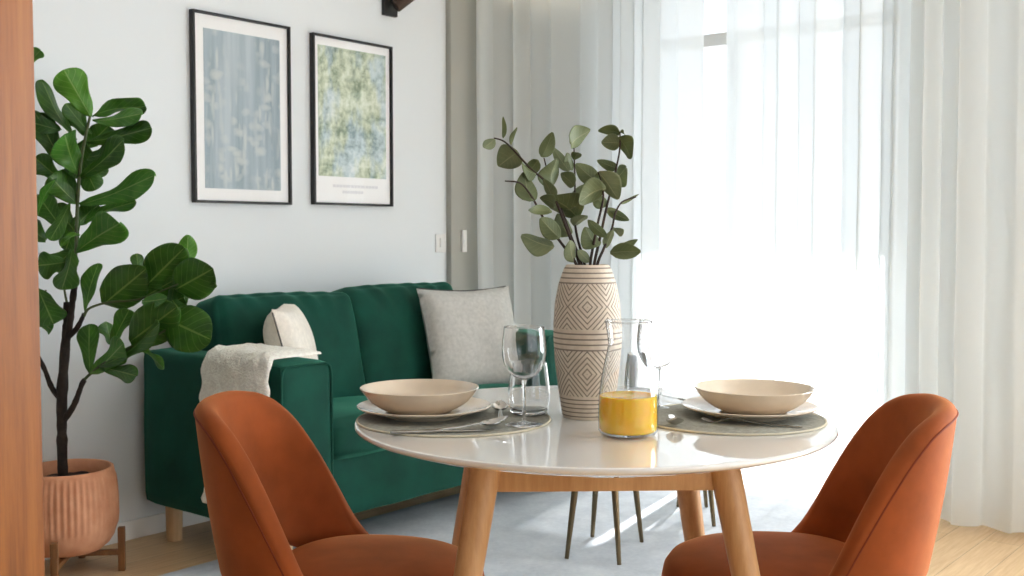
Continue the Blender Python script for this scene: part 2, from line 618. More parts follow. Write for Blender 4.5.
# shallow pier at the end of the sofa wall
struct('trim_1', box(3.93, XW, YW - .035, YW, 0, ZC, .003), 'pilaster')

def window(n, y0, y1, stile):
    e = bpy.data.objects.new('window_%d' % n, None)
    COL.objects.link(e)
    e['kind'] = 'structure'
    bm = bmesh.new()
    xa, xb = XW + .12, XW + .19
    z0, z1 = .015, 2.42
    add_box(bm, xa, xb, y0, y0 + .07, z0, z1, .004)
    add_box(bm, xa, xb, y1 - .07, y1, z0, z1, .004)
    add_box(bm, xa, xb, y0 + .07, y1 - .07, z0, z0 + .09, .004)
    add_box(bm, xa, xb, y0 + .07, y1 - .07, z1 - .07, z1, .004)
    add_box(bm, xa, xb, y0 + .07, y1 - .07, 2.05, 2.11, .004)
    add_box(bm, xa, xb, stile - .035, stile + .035, z0 + .09, 2.05, .004)
    obj('window_frame', bm, 'trim', e)
    obj('window_pane', box(xa + .03, xa + .034, y0 + .06, y1 - .06, z0 + .05, z1 - .05), 'pane', e)
    return e
window(1, W1[0], W1[1], 2.475)
window(2, W2[0], W2[1], (W2[0] + W2[1]) / 2)

e = bpy.data.objects.new('window_3', None)  # unseen window, added to carry the front fill
COL.objects.link(e)
e['kind'] = 'structure'
bm = bmesh.new()
for x in (W3[0], W3[0] + 1.6 - .035, W3[0] + 3.2 - .035, W3[1] - .07):
    add_box(bm, x, x + .07, -3.34, -3.27, .5, 2.45, .004)
for z in (.5, 2.38):
    add_box(bm, W3[0], W3[1], -3.34, -3.27, z, z + .07, .004)
obj('window_frame', bm, 'trim', e)
obj('window_pane', box(W3[0] + .03, W3[1] - .03, -3.306, -3.302, .53, 2.42), 'pane', e)

# balcony outside
struct('balcony_floor', box(XW + .25, 7.2, -3.2, 5.5, -.25, -.06), 'concrete')
struct('sun_overhang', box(XW + .25, 6.35, -3.2, 5.5, 2.70, 2.9), 'ceiling')  # unseen overhang added, sized to keep sun off the upper curtain

# rug
bm = bmesh.new()
add_box(bm, 1.25, 4.36, 1.5, 3.15, 0, .012, .004)
bmesh.ops.subdivide_edges(bm, edges=[e for e in bm.edges if e.calc_length() > .5], cuts=30, use_grid_fill=True)
tag(obj('rug', bm, 'rug'), 'large pale blue grey low pile rug under the sofa front', 'rug')

# ------------------------------------------------------------------ voile curtains
def curtain(name, path, z0, z1, label, seed, amp=.036, lam=.19, group=None, thick=0):
    pts = spline([Vector((x, y, 0)) for x, y in path], 40)
    L = [0]
    for a, b in zip(pts, pts[1:]):
        L.append(L[-1] + (b - a).length)
    tot = L[-1]
    n = int(tot / .008)
    r = random.Random(seed)
    ph = [r.uniform(0, 6.28) for _ in range(6)]
    bm = bmesh.new()
    cols = []
    k = 0
    NZ = 26
    for i in range(n + 1):
        s = tot * i / n
        while k < len(L) - 2 and L[k + 1] < s:
            k += 1
        t = (s - L[k]) / max(1e-9, L[k + 1] - L[k])
        p = pts[k].lerp(pts[k + 1], t)
        d = (pts[k + 1] - pts[k]).normalized()
        nrm = Vector((d.y, -d.x, 0))
        warp = s + .05 * math.sin(s * 5.3 + ph[0]) + .03 * math.sin(s * 11 + ph[1])
        col = []
        for j in range(NZ + 1):
            zf = j / NZ
            z = z0 + (z1 - z0) * zf
            low = 1 - zf
            am = amp * (.75 + .35 * low) * (.7 + .3 * math.sin(s * 3.1 + ph[2]))
            q = 2 * PI * (warp + .012 * low * math.sin(s * 4 + ph[4])) / lam
            off = am * (math.sin(q) + .22 * math.sin(2 * q + ph[3]) + .10 * math.sin(3.3 * q + ph[5] + low))
            off += .006 * math.sin(9 * z + s * 7) * low
            side = .018 * math.sin(2 * q + .6) * (amp / .035)
            zz = z + (.004 * math.sin(q * .5 + ph[1]) + .003 * math.sin(q * 1.3)) * (1 if j == 0 else 0) + (.021 if j == 0 else 0)
            col.append(bm.verts.new(p + nrm * off + d * side + Vector((0, 0, zz))))
        cols.append(col)
    for a, b in zip(cols, cols[1:]):
        for j in range(NZ):
            bm.faces.new((a[j], b[j], b[j + 1], a[j + 1]))
    o = obj(name, bm, 'voile', sharp=3)
    return tag(o, label, 'curtain', group)
curtain('sheer_curtain', [(4.045, 3.565), (4.22, 3.505), (4.37, 3.30), (4.40, 3.0), (4.40, 2.485)], 0, 2.72,
        'white sheer voile curtain hanging in folds behind the vase and sofa end', 3)
curtain('sheer_curtain', [(4.40, 2.38), (4.40, 1.95), (4.40, 1.42)], 0, 2.72,
        'bright white sheer voile curtain before the balcony door, behind the plates on the right', 11)
curtain('sheer_curtain', [(4.305, 1.50), (4.315, 1.1), (4.33, .6), (4.34, .2)], 0, 2.72,
        'greyer sheer voile curtain at the right edge, behind the right chair', 23, amp=.03, lam=.19)
# slim ceiling track
bm = bmesh.new()
tp = spline([Vector((4.13, 3.6, 2.735)), Vector((4.27, 3.50, 2.735)), Vector((4.37, 3.30, 2.735)), Vector((4.40, 3.0, 2.735)), Vector((4.40, 1.0, 2.735)), Vector((4.39, -.2, 2.735))], 12)
add_tube(bm, tp, .014, 8)
tag(obj('curtain_track', bm, 'trim'), 'white curtain track on the ceiling carrying the sheer curtains', 'curtain track')

# ------------------------------------------------------------------ wood panel at the left edge
tag(obj('wood_panel', box(-.55, .742, 1.46, 1.50, 0, ZC - .002, .002), 'panel'),
    'tall reddish brown wood panel filling the left edge of the room', 'panel')

# ------------------------------------------------------------------ sofa  (local: x along the wall, y away from camera)
S0, S1, SF, SB = 2.208, 3.84, 2.78, 3.60
sofa = thing('sofa', 'dark green velvet two seat sofa with cushions on pale wooden legs', 'sofa', ((S0 + S1) / 2, (SF + SB) / 2, 0))
def place(bm, c, rot=None):
    mtx = Matrix.Translation(Vector(c))
    if rot is not None:
        mtx = mtx @ rot
    bm.transform(mtx)
    return bm
AW, AH = .225, .717
for s, x0 in (('l', S0), ('r', S1 - AW)):
    bm = soft_box(AW, SB - SF - .01, AH - .145, .02, (.004, .003, .003), 14, .004, 5, 3 if s == 'l' else 5)
    place(bm, (x0 + AW / 2, (SF + SB) / 2, .145 + (AH - .145) / 2))
    arm = obj('armrest', bm, 'velvet_green', sofa, True)
    loop = []
    r = .03
    for a in range(0, 360, 10):
        ca, sa = math.cos(math.radians(a)), math.sin(math.radians(a))
        loop.append(Vector((x0 + AW / 2 + math.copysign(abs(ca) ** .25, ca) * (AW / 2 - .006), SF + .006, .145 + (AH - .145) / 2 + math.copysign(abs(sa) ** .12, sa) * ((AH - .145) / 2 - .006))))
    obj('piping', tube(loop, .0045, 6, closed=True), 'velvet_green', arm, True)
XI0, XI1 = S0 + AW - .002, S1 - AW + .002
bm = soft_box(XI1 - XI0, .72, .22, .02, (0, .006, 0), 14, .004, 6, 9)
place(bm, ((XI0 + XI1) / 2, SF + .40, .15 + .11))
obj('seat_base', bm, 'velvet_green', sofa, True)
bm = soft_box(XI1 - XI0 + .02, .16, .64, .05, (0, .01, .0), 14, .003, 5, 8)
place(bm, ((XI0 + XI1) / 2, SB - .085, .17 + .32))
obj('back_frame', bm, 'velvet_green', sofa, True)
XM = 2.99
for k, (xa, xb) in enumerate(((XI0, XM), (XM, XI1))):
    bm = soft_box(xb - xa - .004, .60, .135, .045, (0, .012, .014), 16, .006, 5, 20 + k)
    place(bm, ((xa + xb) / 2, SF + .31, .36 + .0675))
    c = obj('seat_cushion', bm, 'velvet_green', sofa, True)
def back_cushion(w, h, t, seed):
    bm = soft_box(w, t, h, .04, (.006, .05, .004), 34, .0)
    for v in bm.verts:
        p = v.co
        u, w_ = p.x / (w / 2), p.z / (h / 2)
        # creases pulled down from the top seam
        top = max(0, w_ + .15) ** 1.5
        for q, (u0, sl, am) in enumerate(((-.75, .35, .8), (-.42, .15, 1), (-.15, -.2, .7), (.12, .25, 1), (.38, -.1, .9), (.66, -.35, .8))):
            dd = (u - u0 - .07 * math.sin(seed * 3 + q) - sl * (1 - w_)) / .10
            p.y += (.013 * am * math.exp(-dd * dd) - .006 * am * math.exp(-(dd - 1.6) ** 2)) * top * (1 if p.y < 0 else .2)
        nv = noise.noise_vector(p * 4 + Vector((seed, 0, 0)))
        p += Vector((nv.x * .008, nv.y * .014, nv.z * .003))
        p.z += .004 * math.sin(u * 2.4 + seed) * max(0, w_)
    return bm
rx = Matrix.Rotation(math.radians(-14), 4, 'X')
bm = back_cushion(.665, .47, .17, 1.0)
place(bm, (2.655, 3.325, .674), rx @ Matrix.Rotation(math.radians(1.6), 4, 'Y'))
obj('back_cushion', bm, 'velvet_green', sofa, True)
bm = back_cushion(.66, .48, .17, 2.6)
place(bm, (3.29, 3.335, .682), rx @ Matrix.Rotation(math.radians(-.8), 4, 'Y'))
obj('back_cushion', bm, 'velvet_green', sofa, True)
for x in (S0 + .075, S1 - .075):
    for y in (SF + .09, SB - .09):
        bm = bmesh.new()
        add_lathe(bm, [(0, 0), (.028, 0), (.0295, .003), (.0315, .145), (.0315, .15), (0, .15)], 24, x, y)
        obj('leg', bm, 'pale_wood', sofa, True)

# throw pillows
def pillow_mesh(w, h, t, n=26, seed=0):
    bm = bmesh.new()
    grids = []
    for sgn in (-1, 1):
        g = []
        for i in range(n + 1):
            row = []
            for j in range(n + 1):
                u, v = 2 * i / n - 1, 2 * j / n - 1
                pin = .07
                x = u * (1 - pin * (1 - v * v)) * w / 2
                z = v * (1 - pin * (1 - u * u)) * h / 2
                th = t / 2 * ((1 - u ** 4) * (1 - v ** 4)) ** .55
                y = sgn * th
                nv = noise.noise_vector(Vector((x * 7 + seed, z * 7, sgn * 3)))
                fall = (1 - u ** 6) * (1 - v ** 6)
                y += nv.y * .014 * fall
                x += nv.x * .004
                z += nv.z * .004
                row.append(bm.verts.new((x, y, z)))
            g.append(row)
        grids.append(g)
        for i in range(n):
            for j in range(n):
                bm.faces.new((g[i][j], g[i + 1][j], g[i + 1][j + 1], g[i][j + 1]))
    bmesh.ops.remove_doubles(bm, verts=bm.verts, dist=.0008)
    edge = []
    return bm
def pillow_edge(w, h, side, seed):
    pts = []
    for k in range(21):
        s = 2 * k / 20 - 1
        pin = .07
        if side == 'top':
            x, z = s * w / 2 * .94, (1 - pin * (1 - s * s)) * h / 2
        elif side == 'left':
            x, z = -(1 - pin * (1 - s * s)) * w / 2, s * h / 2 * .94
        pts.append(Vector((x, 0, z)))
    return pts

p1 = thing('throw_pillow', 'square pale grey linen pillow at the right end of the green sofa', 'pillow', (3.477, 3.075, .693), 0, 'pillows on the green sofa')
p1.rotation_euler = (math.radians(-17), math.radians(.5), math.radians(-12))
obj('cover', pillow_mesh(.495, .46, .15, seed=2), 'pillow', p1)
obj('zip', tube(pillow_edge(.495, .46, 'top', 0), .003, 6), 'zip', p1)
p2 = thing('throw_pillow', 'cream linen pillow with dark zip edge beside the fleece throw', 'pillow', (2.565, 3.15, .685), 0, 'pillows on the green sofa')
p2.rotation_euler = (math.radians(-14), math.radians(-2), math.radians(44))
obj('cover', pillow_mesh(.42, .42, .15, seed=9), 'pillow_cream', p2)
obj('zip', tube(pillow_edge(.42, .42, 'left', 0), .003, 6), 'zip', p2)

# fleece throw over the left arm
bm = bmesh.new()
prof = []
xo, xi, zt = S0 - .012, S0 + AW + .012, AH + .012
for z in [.215 + .0125 * k for k in range(38)]:
    prof.append((xo - .010 - .006 * math.sin(z * 14), z))
rr = .035
for a in range(0, 91, 15):
    prof.append((xo + rr - rr * math.cos(math.radians(a)) - .004, zt - rr + rr * math.sin(math.radians(a)) + .004))
for k in range(1, 6):
    prof.append((xo + rr + (xi - xo - 2 * rr) * k / 6, zt + .006))
prof.append((xi - rr + .004, zt + .005))
NY = 44
lay = []
for side in (0, 1):
    g = []
    for i, (x, z) in enumerate(prof):
        # outward normal in the profile
        a = Vector((prof[min(i + 1, len(prof) - 1)][0] - prof[max(i - 1, 0)][0], prof[min(i + 1, len(prof) - 1)][1] - prof[max(i - 1, 0)][1]))
        a.normalize()
        nx, nz = -a.y, a.x
        row = []
        for j in range(NY + 1):
            t = j / NY
            ya, yb = SF + .035, SF + .40
            wob = .008 * math.sin(z * 17) + .006 * math.sin(i * .9)
            y = ya + wob + (yb - ya) * t
            edge = min(1, min(t, 1 - t) * 9, (i + .3) * .5, (len(prof) - i - .7) * .5)
            off = (0.002 if side == 0 else .004 + .017 * max(0, edge) ** .5)
            nz_ = noise.noise(Vector((x * 26, y * 26, z * 26))) * .008 + noise.noise(Vector((x * 80, y * 80, z * 80))) * .007
            if side:
                off += nz_ * max(.2, edge)
            row.append(bm.verts.new((x + nx * off, y + (nz_ if t in (0, 1) else 0), z + nz * off)))
        g.append(row)
    lay.append(g)
    for i in range(len(prof) - 1):
        for j in range(NY):
            bm.faces.new((g[i][j], g[i + 1][j], g[i + 1][j + 1], g[i][j + 1]))
a, b_ = lay
for i in range(len(prof) - 1):
    for j in (0, NY):
        bm.faces.new((a[i][j], a[i + 1][j], b_[i + 1][j], b_[i][j]))
for j in range(NY):
    for i in (0, len(prof) - 1):
        bm.faces.new((a[i][j], a[i][j + 1], b_[i][j + 1], b_[i][j]))
tag(obj('fleece_throw', bm, 'throw', sharp=2), 'cream fluffy fleece throw draped over the left sofa arm', 'throw blanket')

# ------------------------------------------------------------------ pictures on the sofa wall
def picture(x0, x1, z0, z1, label, pm_, border, extra):
    c = Vector(((x0 + x1) / 2, YW - .001, (z0 + z1) / 2))
    t = thing('framed_picture', label, 'picture', c, 0, 'framed pictures above the sofa')
    w, h, d, f = (x1 - x0) / 2, (z1 - z0) / 2, .026, .010
    bm = bmesh.new()
    add_box(bm, -w, -w + f, -d, 0, -h, h, .001)
    add_box(bm, w - f, w, -d, 0, -h, h, .001)
    add_box(bm, -w + f, w - f, -d, 0, h - f, h, .001)
    add_box(bm, -w + f, w - f, -d, 0, -h, -h + f, .001)
    obj('frame', bm, 'black_frame', t)
    obj('mat_board', box(-w + f, w - f, -.012, -.003, -h + f, h - f), 'mat_board', t)
    l, r, bo, to = border
    pr = obj('print', box(-w + l, w - r, -.0135, -.012, -h + bo, h - to), pm_, t)
    if extra:
        for k, (cx, cz, ws) in enumerate(extra):
            x = cx
            bm = bmesh.new()
            for ww in ws:
                add_box(bm, x, x + ww * .8, -.0132, -.012, cz - .006, cz + .006)
                x += ww
            o = obj('caption_line', bm, 'print_ink', t)
    obj('glazing', box(-w + f, w - f, -.0185, -.0165, -h + f, h - f), 'glazing', t)
    return t
picture(2.472, 2.948, 1.267, 2.012, 'black framed blue grey leaf print with wide white border, left one', 'print_blue', (.055, .05, .058, .063), None)
picture(3.07, 3.543, 1.272, 2.008, 'black framed green garden print with pale caption, right one', 'print_green', (.035, .035, .126, .045),
        [(-.12, -.283, [.02, .018, .02, .018, .03, .02, .018, .02, .03, .02, .018, .02, .02]), (-.065, -.309, [.016, .012, .018, .016, .012, .02, .016, .016])])

# wall sconce at the top of the picture wall
sc = thing('wall_lamp', 'black wall spotlight above the pictures at the top edge', 'lamp', (3.545, YW, 2.26))
obj('back_plate', box(-.047, .037, -.022, 0, -.11, .10, .003), 'black_metal', sc)
bm = tube([(0, -.02, -.03), (0, -.055, -.035)], .012, 14)
obj('arm', bm, 'black_metal', sc)
ax = Vector((.62, -.45, .62)).normalized()
c0 = Vector((0.01, -.075, -.05))
prof_pts = [c0 - ax * .035, c0 + ax * .10]
bm = tube([c0 - ax * .04, c0 - ax * .036, c0 + ax * .09, c0 + ax * .092], [.026, .030, .030, .028], 24)
obj('spot_head', bm, 'bronze', sc)
# switches at the end of the sofa wall
sw = thing('light_switch', 'white light switch plate on the sofa wall beside the pier', 'switch', (3.885, YW, 1.10))
obj('plate', box(-.036, .036, -.009, 0, -.045, .045, .003), 'switch', sw)
obj('rocker', box(-.012, .03, -.016, -.008, -.02, .026, .002), 'switch', sw)
sw = thing('light_switch', 'slim upright white switch on the grey pier next to curtain', 'switch', (4.015, YW - .035, 1.11))
obj('plate', box(-.016, .016, -.014, 0, -.055, .055, .003), 'switch', sw)
obj('rocker', box(-.010, .010, -.018, -.013, -.03, .03, .002), 'switch', sw)

# ------------------------------------------------------------------ dining table
TC = pt(.172, 2.292, 0)
TR, TH = .504, .75
TYAW = AZ - PI / 2 + math.radians(2)
table = thing('dining_table', 'round white topped dining table on four splayed oak legs', 'table', TC, TYAW)
obj('tabletop', lathe([(0, .722), (.43, .722), (.455, .7235), (TR - .006, .738), (TR - .001, .742), (TR, .745), (TR - .0015, .7485), (TR - .005, TH), (TR - .0065, TH), (TR - .012, TH), (TR - .1, TH), (0, TH)], 128), 'table_white', table)
ap = .225
bm = bmesh.new()
for sx, sy in ((1, 1), (1, -1), (-1, 1), (-1, -1)):
    a = Vector((sx * ap, sy * ap, .728))
    b2 = Vector((sx * .35, sy * .35, 0))
    n = 14
    pts = [a.lerp(b2, i / n) for i in range(n + 1)]
    rr = [.030 - .0125 * (i / n) ** 1.3 for i in range(n + 1)]
    bm = tube(pts, rr, 24)
    for v in bm.verts:
        if v.co.z < .002:
            v.co.z = 0
        if v.co.z > .722:
            v.co.z = min(v.co.z, .722)
    obj('leg', bm, 'oak', table)
for k in range(4):
    bm = box(-ap + .01, ap - .01, -.012, .012, .648, .722, .002)
    bm.transform(Matrix.Rotation(k * PI / 2, 4, 'Z') @ Matrix.Translation((0, -ap - .002, 0)))
    obj('apron', bm, 'oak', table)

# ------------------------------------------------------------------ dining chairs  (local: faces +x)
def interp(tab, x):
    x = abs(x)
    for (a, va), (b, vb) in zip(tab, tab[1:]):
        if x <= b:
            t = (x - a) / (b - a)
            t = t * t * (3 - 2 * t) if False else t
            return va + (vb - va) * t
    return tab[-1][1]
def smooth_tab(tab, x):
    s = 0
    for dx in (-6, -3, 0, 3, 6):
        s += interp(tab, abs(x + dx))
    return s / 5
TOPZ = [(0, .802), (19, .799), (36, .784), (47, .752), (58, .692), (72, .588), (86, .465), (98, .395), (106, .37), (130, .36)]
BOTZ = [(0, .448), (30, .445), (48, .425), (60, .39), (75, .335), (95, .32), (112, .32), (130, .32)]
TMAX = 108
def shell_pt(th, z, off):
    a, b = .214, .252
    r = math.radians(th)
    lean = (z - .38) * .14 * max(0, math.cos(r)) + (z - .38) * .02
    ex = 2.3
    c, s = math.cos(r), math.sin(r)
    x = -(a + lean) * math.copysign(abs(c) ** (2 / ex), c)
    y = (b + lean * .3) * math.copysign(abs(s) ** (2 / ex), s)
    nrm = Vector((-math.copysign(abs(c) ** (2 - 2 / ex), c) / a, math.copysign(abs(s) ** (2 - 2 / ex), s) / b, 0))
    nrm.normalize()
    return Vector((x, y, z)) + nrm * off
def make_chair(label, cat_group):
    t = thing('dining_chair', label, 'chair', (0, 0, 0), 0, cat_group)
    bm = bmesh.new()
    rings = []
    NT = 72
    for i in range(NT + 1):
        th = -TMAX + 2 * TMAX * i / NT
        zt, zb = smooth_tab(TOPZ, th), smooth_tab(BOTZ, th)
        endf = min(1, (TMAX - abs(th)) / 10 + .25)
        T = .046 * endf ** .6
        ring = []
        NH = 16
        rt = min(T / 2, (zt - zb) / 2.2)
        for j in range(NH + 1):                    # inner face, going up
            z = zb + rt + (zt - zb - 2 * rt) * j / NH
            f = j / NH
            ring.append(shell_pt(th, z, -T / 2 - .012 * math.sin(PI * f) * endf))
        for a in range(20, 180, 20):               # rounded rim
            ring.append(shell_pt(th, zt - rt + rt * math.sin(math.radians(a)), -T / 2 * math.cos(math.radians(a))))
        for j in range(NH + 1):
            z = zt - rt - (zt - zb - 2 * rt) * j / NH
            ring.append(shell_pt(th, z, T / 2 + .004 * math.sin(PI * j / NH)))
        for a in range(20, 180, 20):
            ring.append(shell_pt(th, zb + rt - rt * math.sin(math.radians(a)), T / 2 * math.cos(math.radians(a))))
        rings.append([bm.verts.new(p) for p in ring])
    for a, b in zip(rings, rings[1:]):
        for j in range(len(a)):
            k = (j + 1) % len(a)
            bm.faces.new((a[j], a[k], b[k], b[j]))
    bm.faces.new(rings[0])
    bm.faces.new(rings[-1])
    back = obj('backrest', bm, 'velvet_rust', t, sharp=1.2)
    for off_t, dz in ((.0215, .018),):
        pts = []
        for i in range(91):
            th = -TMAX + 6 + (2 * TMAX - 12) * i / 90
            zt, zb = smooth_tab(TOPZ, th), smooth_tab(BOTZ, th)
            # the seam follows the rim on the outer face
            d2 = (smooth_tab(TOPZ, th + 2) - smooth_tab(TOPZ, th - 2)) / (4 * math.radians(1) * .25)
            drop = dz * math.sqrt(1 + d2 * d2) ** 1.0
            z = max(zb + .012, zt - min(drop, .085))
            pts.append(shell_pt(th, z, off_t + .0015))
        obj('piping', tube(pts, .0022, 6), 'piping_rust', back)
    # seat: rounded pad
    bm = bmesh.new()
    prof = [(0, .340), (.5, .338), (.80, .340), (.93, .350), (.985, .372), (1.0, .398), (.985, .421), (.94, .439), (.85, .451), (.7, .459), (.45, .465), (.2, .467), (0, .467)]
    n = 64
    rings = []
    for r, z in prof:
        if r == 0:
            rings.append([bm.verts.new((.01, 0, z))])
            continue
        ring = []
        for i in range(n):
            a = 2 * PI * i / n
            c, s = math.cos(a), math.sin(a)
            e = 2.35
            x = math.copysign(abs(c) ** (2 / e), c) * (.285 if c > 0 else .178)
            y = math.copysign(abs(s) ** (2 / e), s) * .240 * (1 - .10 * max(0, -c))
            ring.append(bm.verts.new((.01 + x * r, y * r, z)))
        rings.append(ring)
    for a, b in zip(rings, rings[1:]):
        for i in range(n):
            j = (i + 1) % n
            if len(a) == 1:
                bm.faces.new((a[0], b[i], b[j]))
            elif len(b) == 1:
                bm.faces.new((a[i], a[j], b[0]))
            else:
                bm.faces.new((a[i], a[j], b[j], b[i]))
    obj('seat', bm, 'velvet_rust', t)
    for sx, sy in ((1, 1), (1, -1), (-1, 1), (-1, -1)):
        a = Vector((sx * .13, sy * .13, .342))
        b2 = Vector((sx * .20 if sx > 0 else -.21, sy * .19, 0))
        obj('leg', tube([a, b2], [.015, .007], 16), 'brass', t)
    return t
CG = 'rust velvet chairs at the dining table'
YAWR = AZ - PI / 2                                  # pointing to the right of the view
chair = make_chair('rust orange velvet dining chair at the left of the table, before the sofa', CG)
chair.location = pt(-.351, 2.255, 0)
chair.rotation_euler = (0, 0, YAWR - math.radians(2))
dup(chair, pt(.617, 2.275, 0), YAWR + PI - math.radians(11),
    'rust brown velvet dining chair at the right of the table, before the curtain')

# ------------------------------------------------------------------ low stools seen under the table
def make_stool(label, loc, rz, hx, hy, h):
    t = thing('low_stool', label, 'stool', loc, rz, 'stools beyond the table')
    bm = soft_box(hx * 2 + .08, hy * 2 + .10, .07, .03, (0, 0, .012), 10)
    place(bm, (0, 0, h))
    obj('seat', bm, 'stool_fabric', t)
    for sx, sy in ((1, 1), (1, -1), (-1, 1), (-1, -1)):
        obj('leg', tube([(sx * (hx - .035), sy * (hy - .035), h - .033), (sx * hx, sy * hy, .0125)], [.015, .0075], 14), 'brass', t)
    return t
c = pt(.334, 3.82, 0)
dv = FW * .275 + RT * .11
st = make_stool('grey upholstered stool on thin brass legs seen under the table middle', (c.x, c.y, 0), math.atan2(dv.y, dv.x), .148, .095, .42)
c = pt(.737, 4.29, 0)
make_stool('grey upholstered stool by the curtain, its brass leg seen beside the back right table leg', (c.x, c.y, 0), math.atan2(FW.y, FW.x) - .08, .148, .058, .42)

# ------------------------------------------------------------------ fiddle leaf fig in its terracotta pot
PD = 3.60
pc = P(69, 560, PD)
pc.z = 0
stand = thing('plant_stand', 'brown wooden stand with four posts under the terracotta pot', 'plant stand', pc, YAWR)
for ang in (8, 98, 188, 278):
    a = math.radians(ang)
    x, y = .172 * math.cos(a), .172 * math.sin(a)
    bm = box(-.011, .011, -.011, .011, 0, .15, .002)
    bm.transform(Matrix.Translation((x, y, 0)) @ Matrix.Rotation(a, 4, 'Z'))
    obj('leg', bm, 'stand_wood', stand)
for ang in (8, 98):
    bm = box(-.165, .165, -.010, .010, .056 if ang == 8 else .0565, .074, .002)
    bm.transform(Matrix.Rotation(math.radians(ang), 4, 'Z'))
    obj('cross_bar', bm, 'stand_wood', stand)
fig = thing('potted_fig', 'tall fiddle leaf fig with broad green leaves in ribbed terracotta pot', 'plant', (pc.x, pc.y, .0745), YAWR)
ZP = .0745
# pot profile, ribs between shoulder and belly
bm = bmesh.new()
n = 200
pp = [(0, 0, 0), (.080, 0, 0), (.108, .008, 0), (.132, .028, 0), (.147, .052, 0), (.1555, .080, 0), (.158, .092, .7), (.1595, .12, 1), (.1585, .18, 1), (.1555, .225, 1), (.152, .252, 1), (.150, .262, .3), (.1485, .274, 0), (.147, .282, 0), (.142, .285, 0), (.137, .281, 0), (.136, .25, 0), (.137, .21, 0)]
rings = []
for r, z, rib in pp:
    if r == 0:
        rings.append([bm.verts.new((0, 0, z))])
    else:
        rings.append([bm.verts.new(((r + rib * .0034 * math.cos(i * 2 * PI * 50 / n)) * math.cos(2 * PI * i / n), (r + rib * .0034 * math.cos(i * 2 * PI * 50 / n)) * math.sin(2 * PI * i / n), z)) for i in range(n)])
for a, b in zip(rings, rings[1:]):
    for i in range(n):
        j = (i + 1) % n
        if len(a) == 1:
            bm.faces.new((a[0], b[i], b[j]))
        else:
            bm.faces.new((a[i], a[j], b[j], b[i]))
obj('pot', bm, 'terracotta', fig, sharp=1.5)
bm = lathe([(0, .246), (.06, .248), (.12, .243), (.1365, .238), (.1365, .220), (0, .22)], 40)
for v in bm.verts:
    if v.co.z > .23:
        v.co.z += noise.noise(v.co * 60) * .006
obj('soil', bm, 'soil', fig)

def trunk(name, px, mat_, parent, n=6, rough=.0):
    pts = [P(x, y, d) for x, y, d, r in px]
    rr = [r for *_, r in px]
    sp_ = spline(pts, n)
    rs = []
    for i in range(len(rr) - 1):
        for j in range(n):
            rs.append(rr[i] + (rr[i + 1] - rr[i]) * j / n)
    rs.append(rr[-1])
    if rough:
        rs = [r * (1 + rough * noise.noise(Vector((i * .9, 0, r * 50)))) for i, r in enumerate(rs)]
    return obj(name, tube(sp_, rs, 12), mat_, parent, True)
trunk('trunk', [(63, 478, 3.6, .017), (62, 440, 3.6, .0165), (62, 396, 3.6, .0175), (65, 350, 3.6, .0155), (67, 322, 3.6, .013), (67, 302, 3.6, .0105)], 'bark', fig, 6, .25)
trunk('branch', [(66, 345, 3.6, .012), (70, 322, 3.59, .011), (73, 298, 3.58, .0105), (75, 281, 3.58, .009)], 'bark', fig, 5, .2)
trunk('branch', [(64, 420, 3.6, .012), (74, 405, 3.57, .010), (82, 384, 3.55, .009), (85, 380, 3.55, .008)], 'bark', fig, 5, .2)
trunk('branch', [(67, 338, 3.6, .010), (77, 328, 3.57, .009), (84, 314, 3.55, .007)], 'bark', fig, 5, .2)
trunk('branch', [(62, 400, 3.6, .011), (52, 388, 3.6, .009), (44, 368, 3.6, .008), (34, 350, 3.6, .007)], 'bark', fig, 5, .2)
trunk('twig', [(75, 283, 3.58, .005), (76, 250, 3.58, .005), (77, 215, 3.58, .0055), (79, 180, 3.58, .006), (83, 150, 3.59, .005), (90, 116, 3.6, .004)], 'green_stem', fig, 6)
trunk('twig', [(67, 303, 3.6, .004), (64, 285, 3.6, .0035), (66, 262, 3.6, .003)], 'green_stem', fig, 5)
trunk('twig', [(84, 380, 3.55, .005), (95, 370, 3.53, .005), (120, 353, 3.50, .005), (145, 341, 3.47, .004), (166, 330, 3.45, .003)], 'green_stem', fig, 6)
trunk('twig', [(84, 316, 3.55, .005), (90, 308, 3.54, .004), (110, 302, 3.52, .004), (140, 299, 3.5, .003), (178, 284, 3.47, .002)], 'green_stem', fig, 6)
trunk('twig', [(34, 350, 3.6, .004), (38, 320, 3.6, .004), (46, 290, 3.6, .003)], 'green_stem', fig, 5)

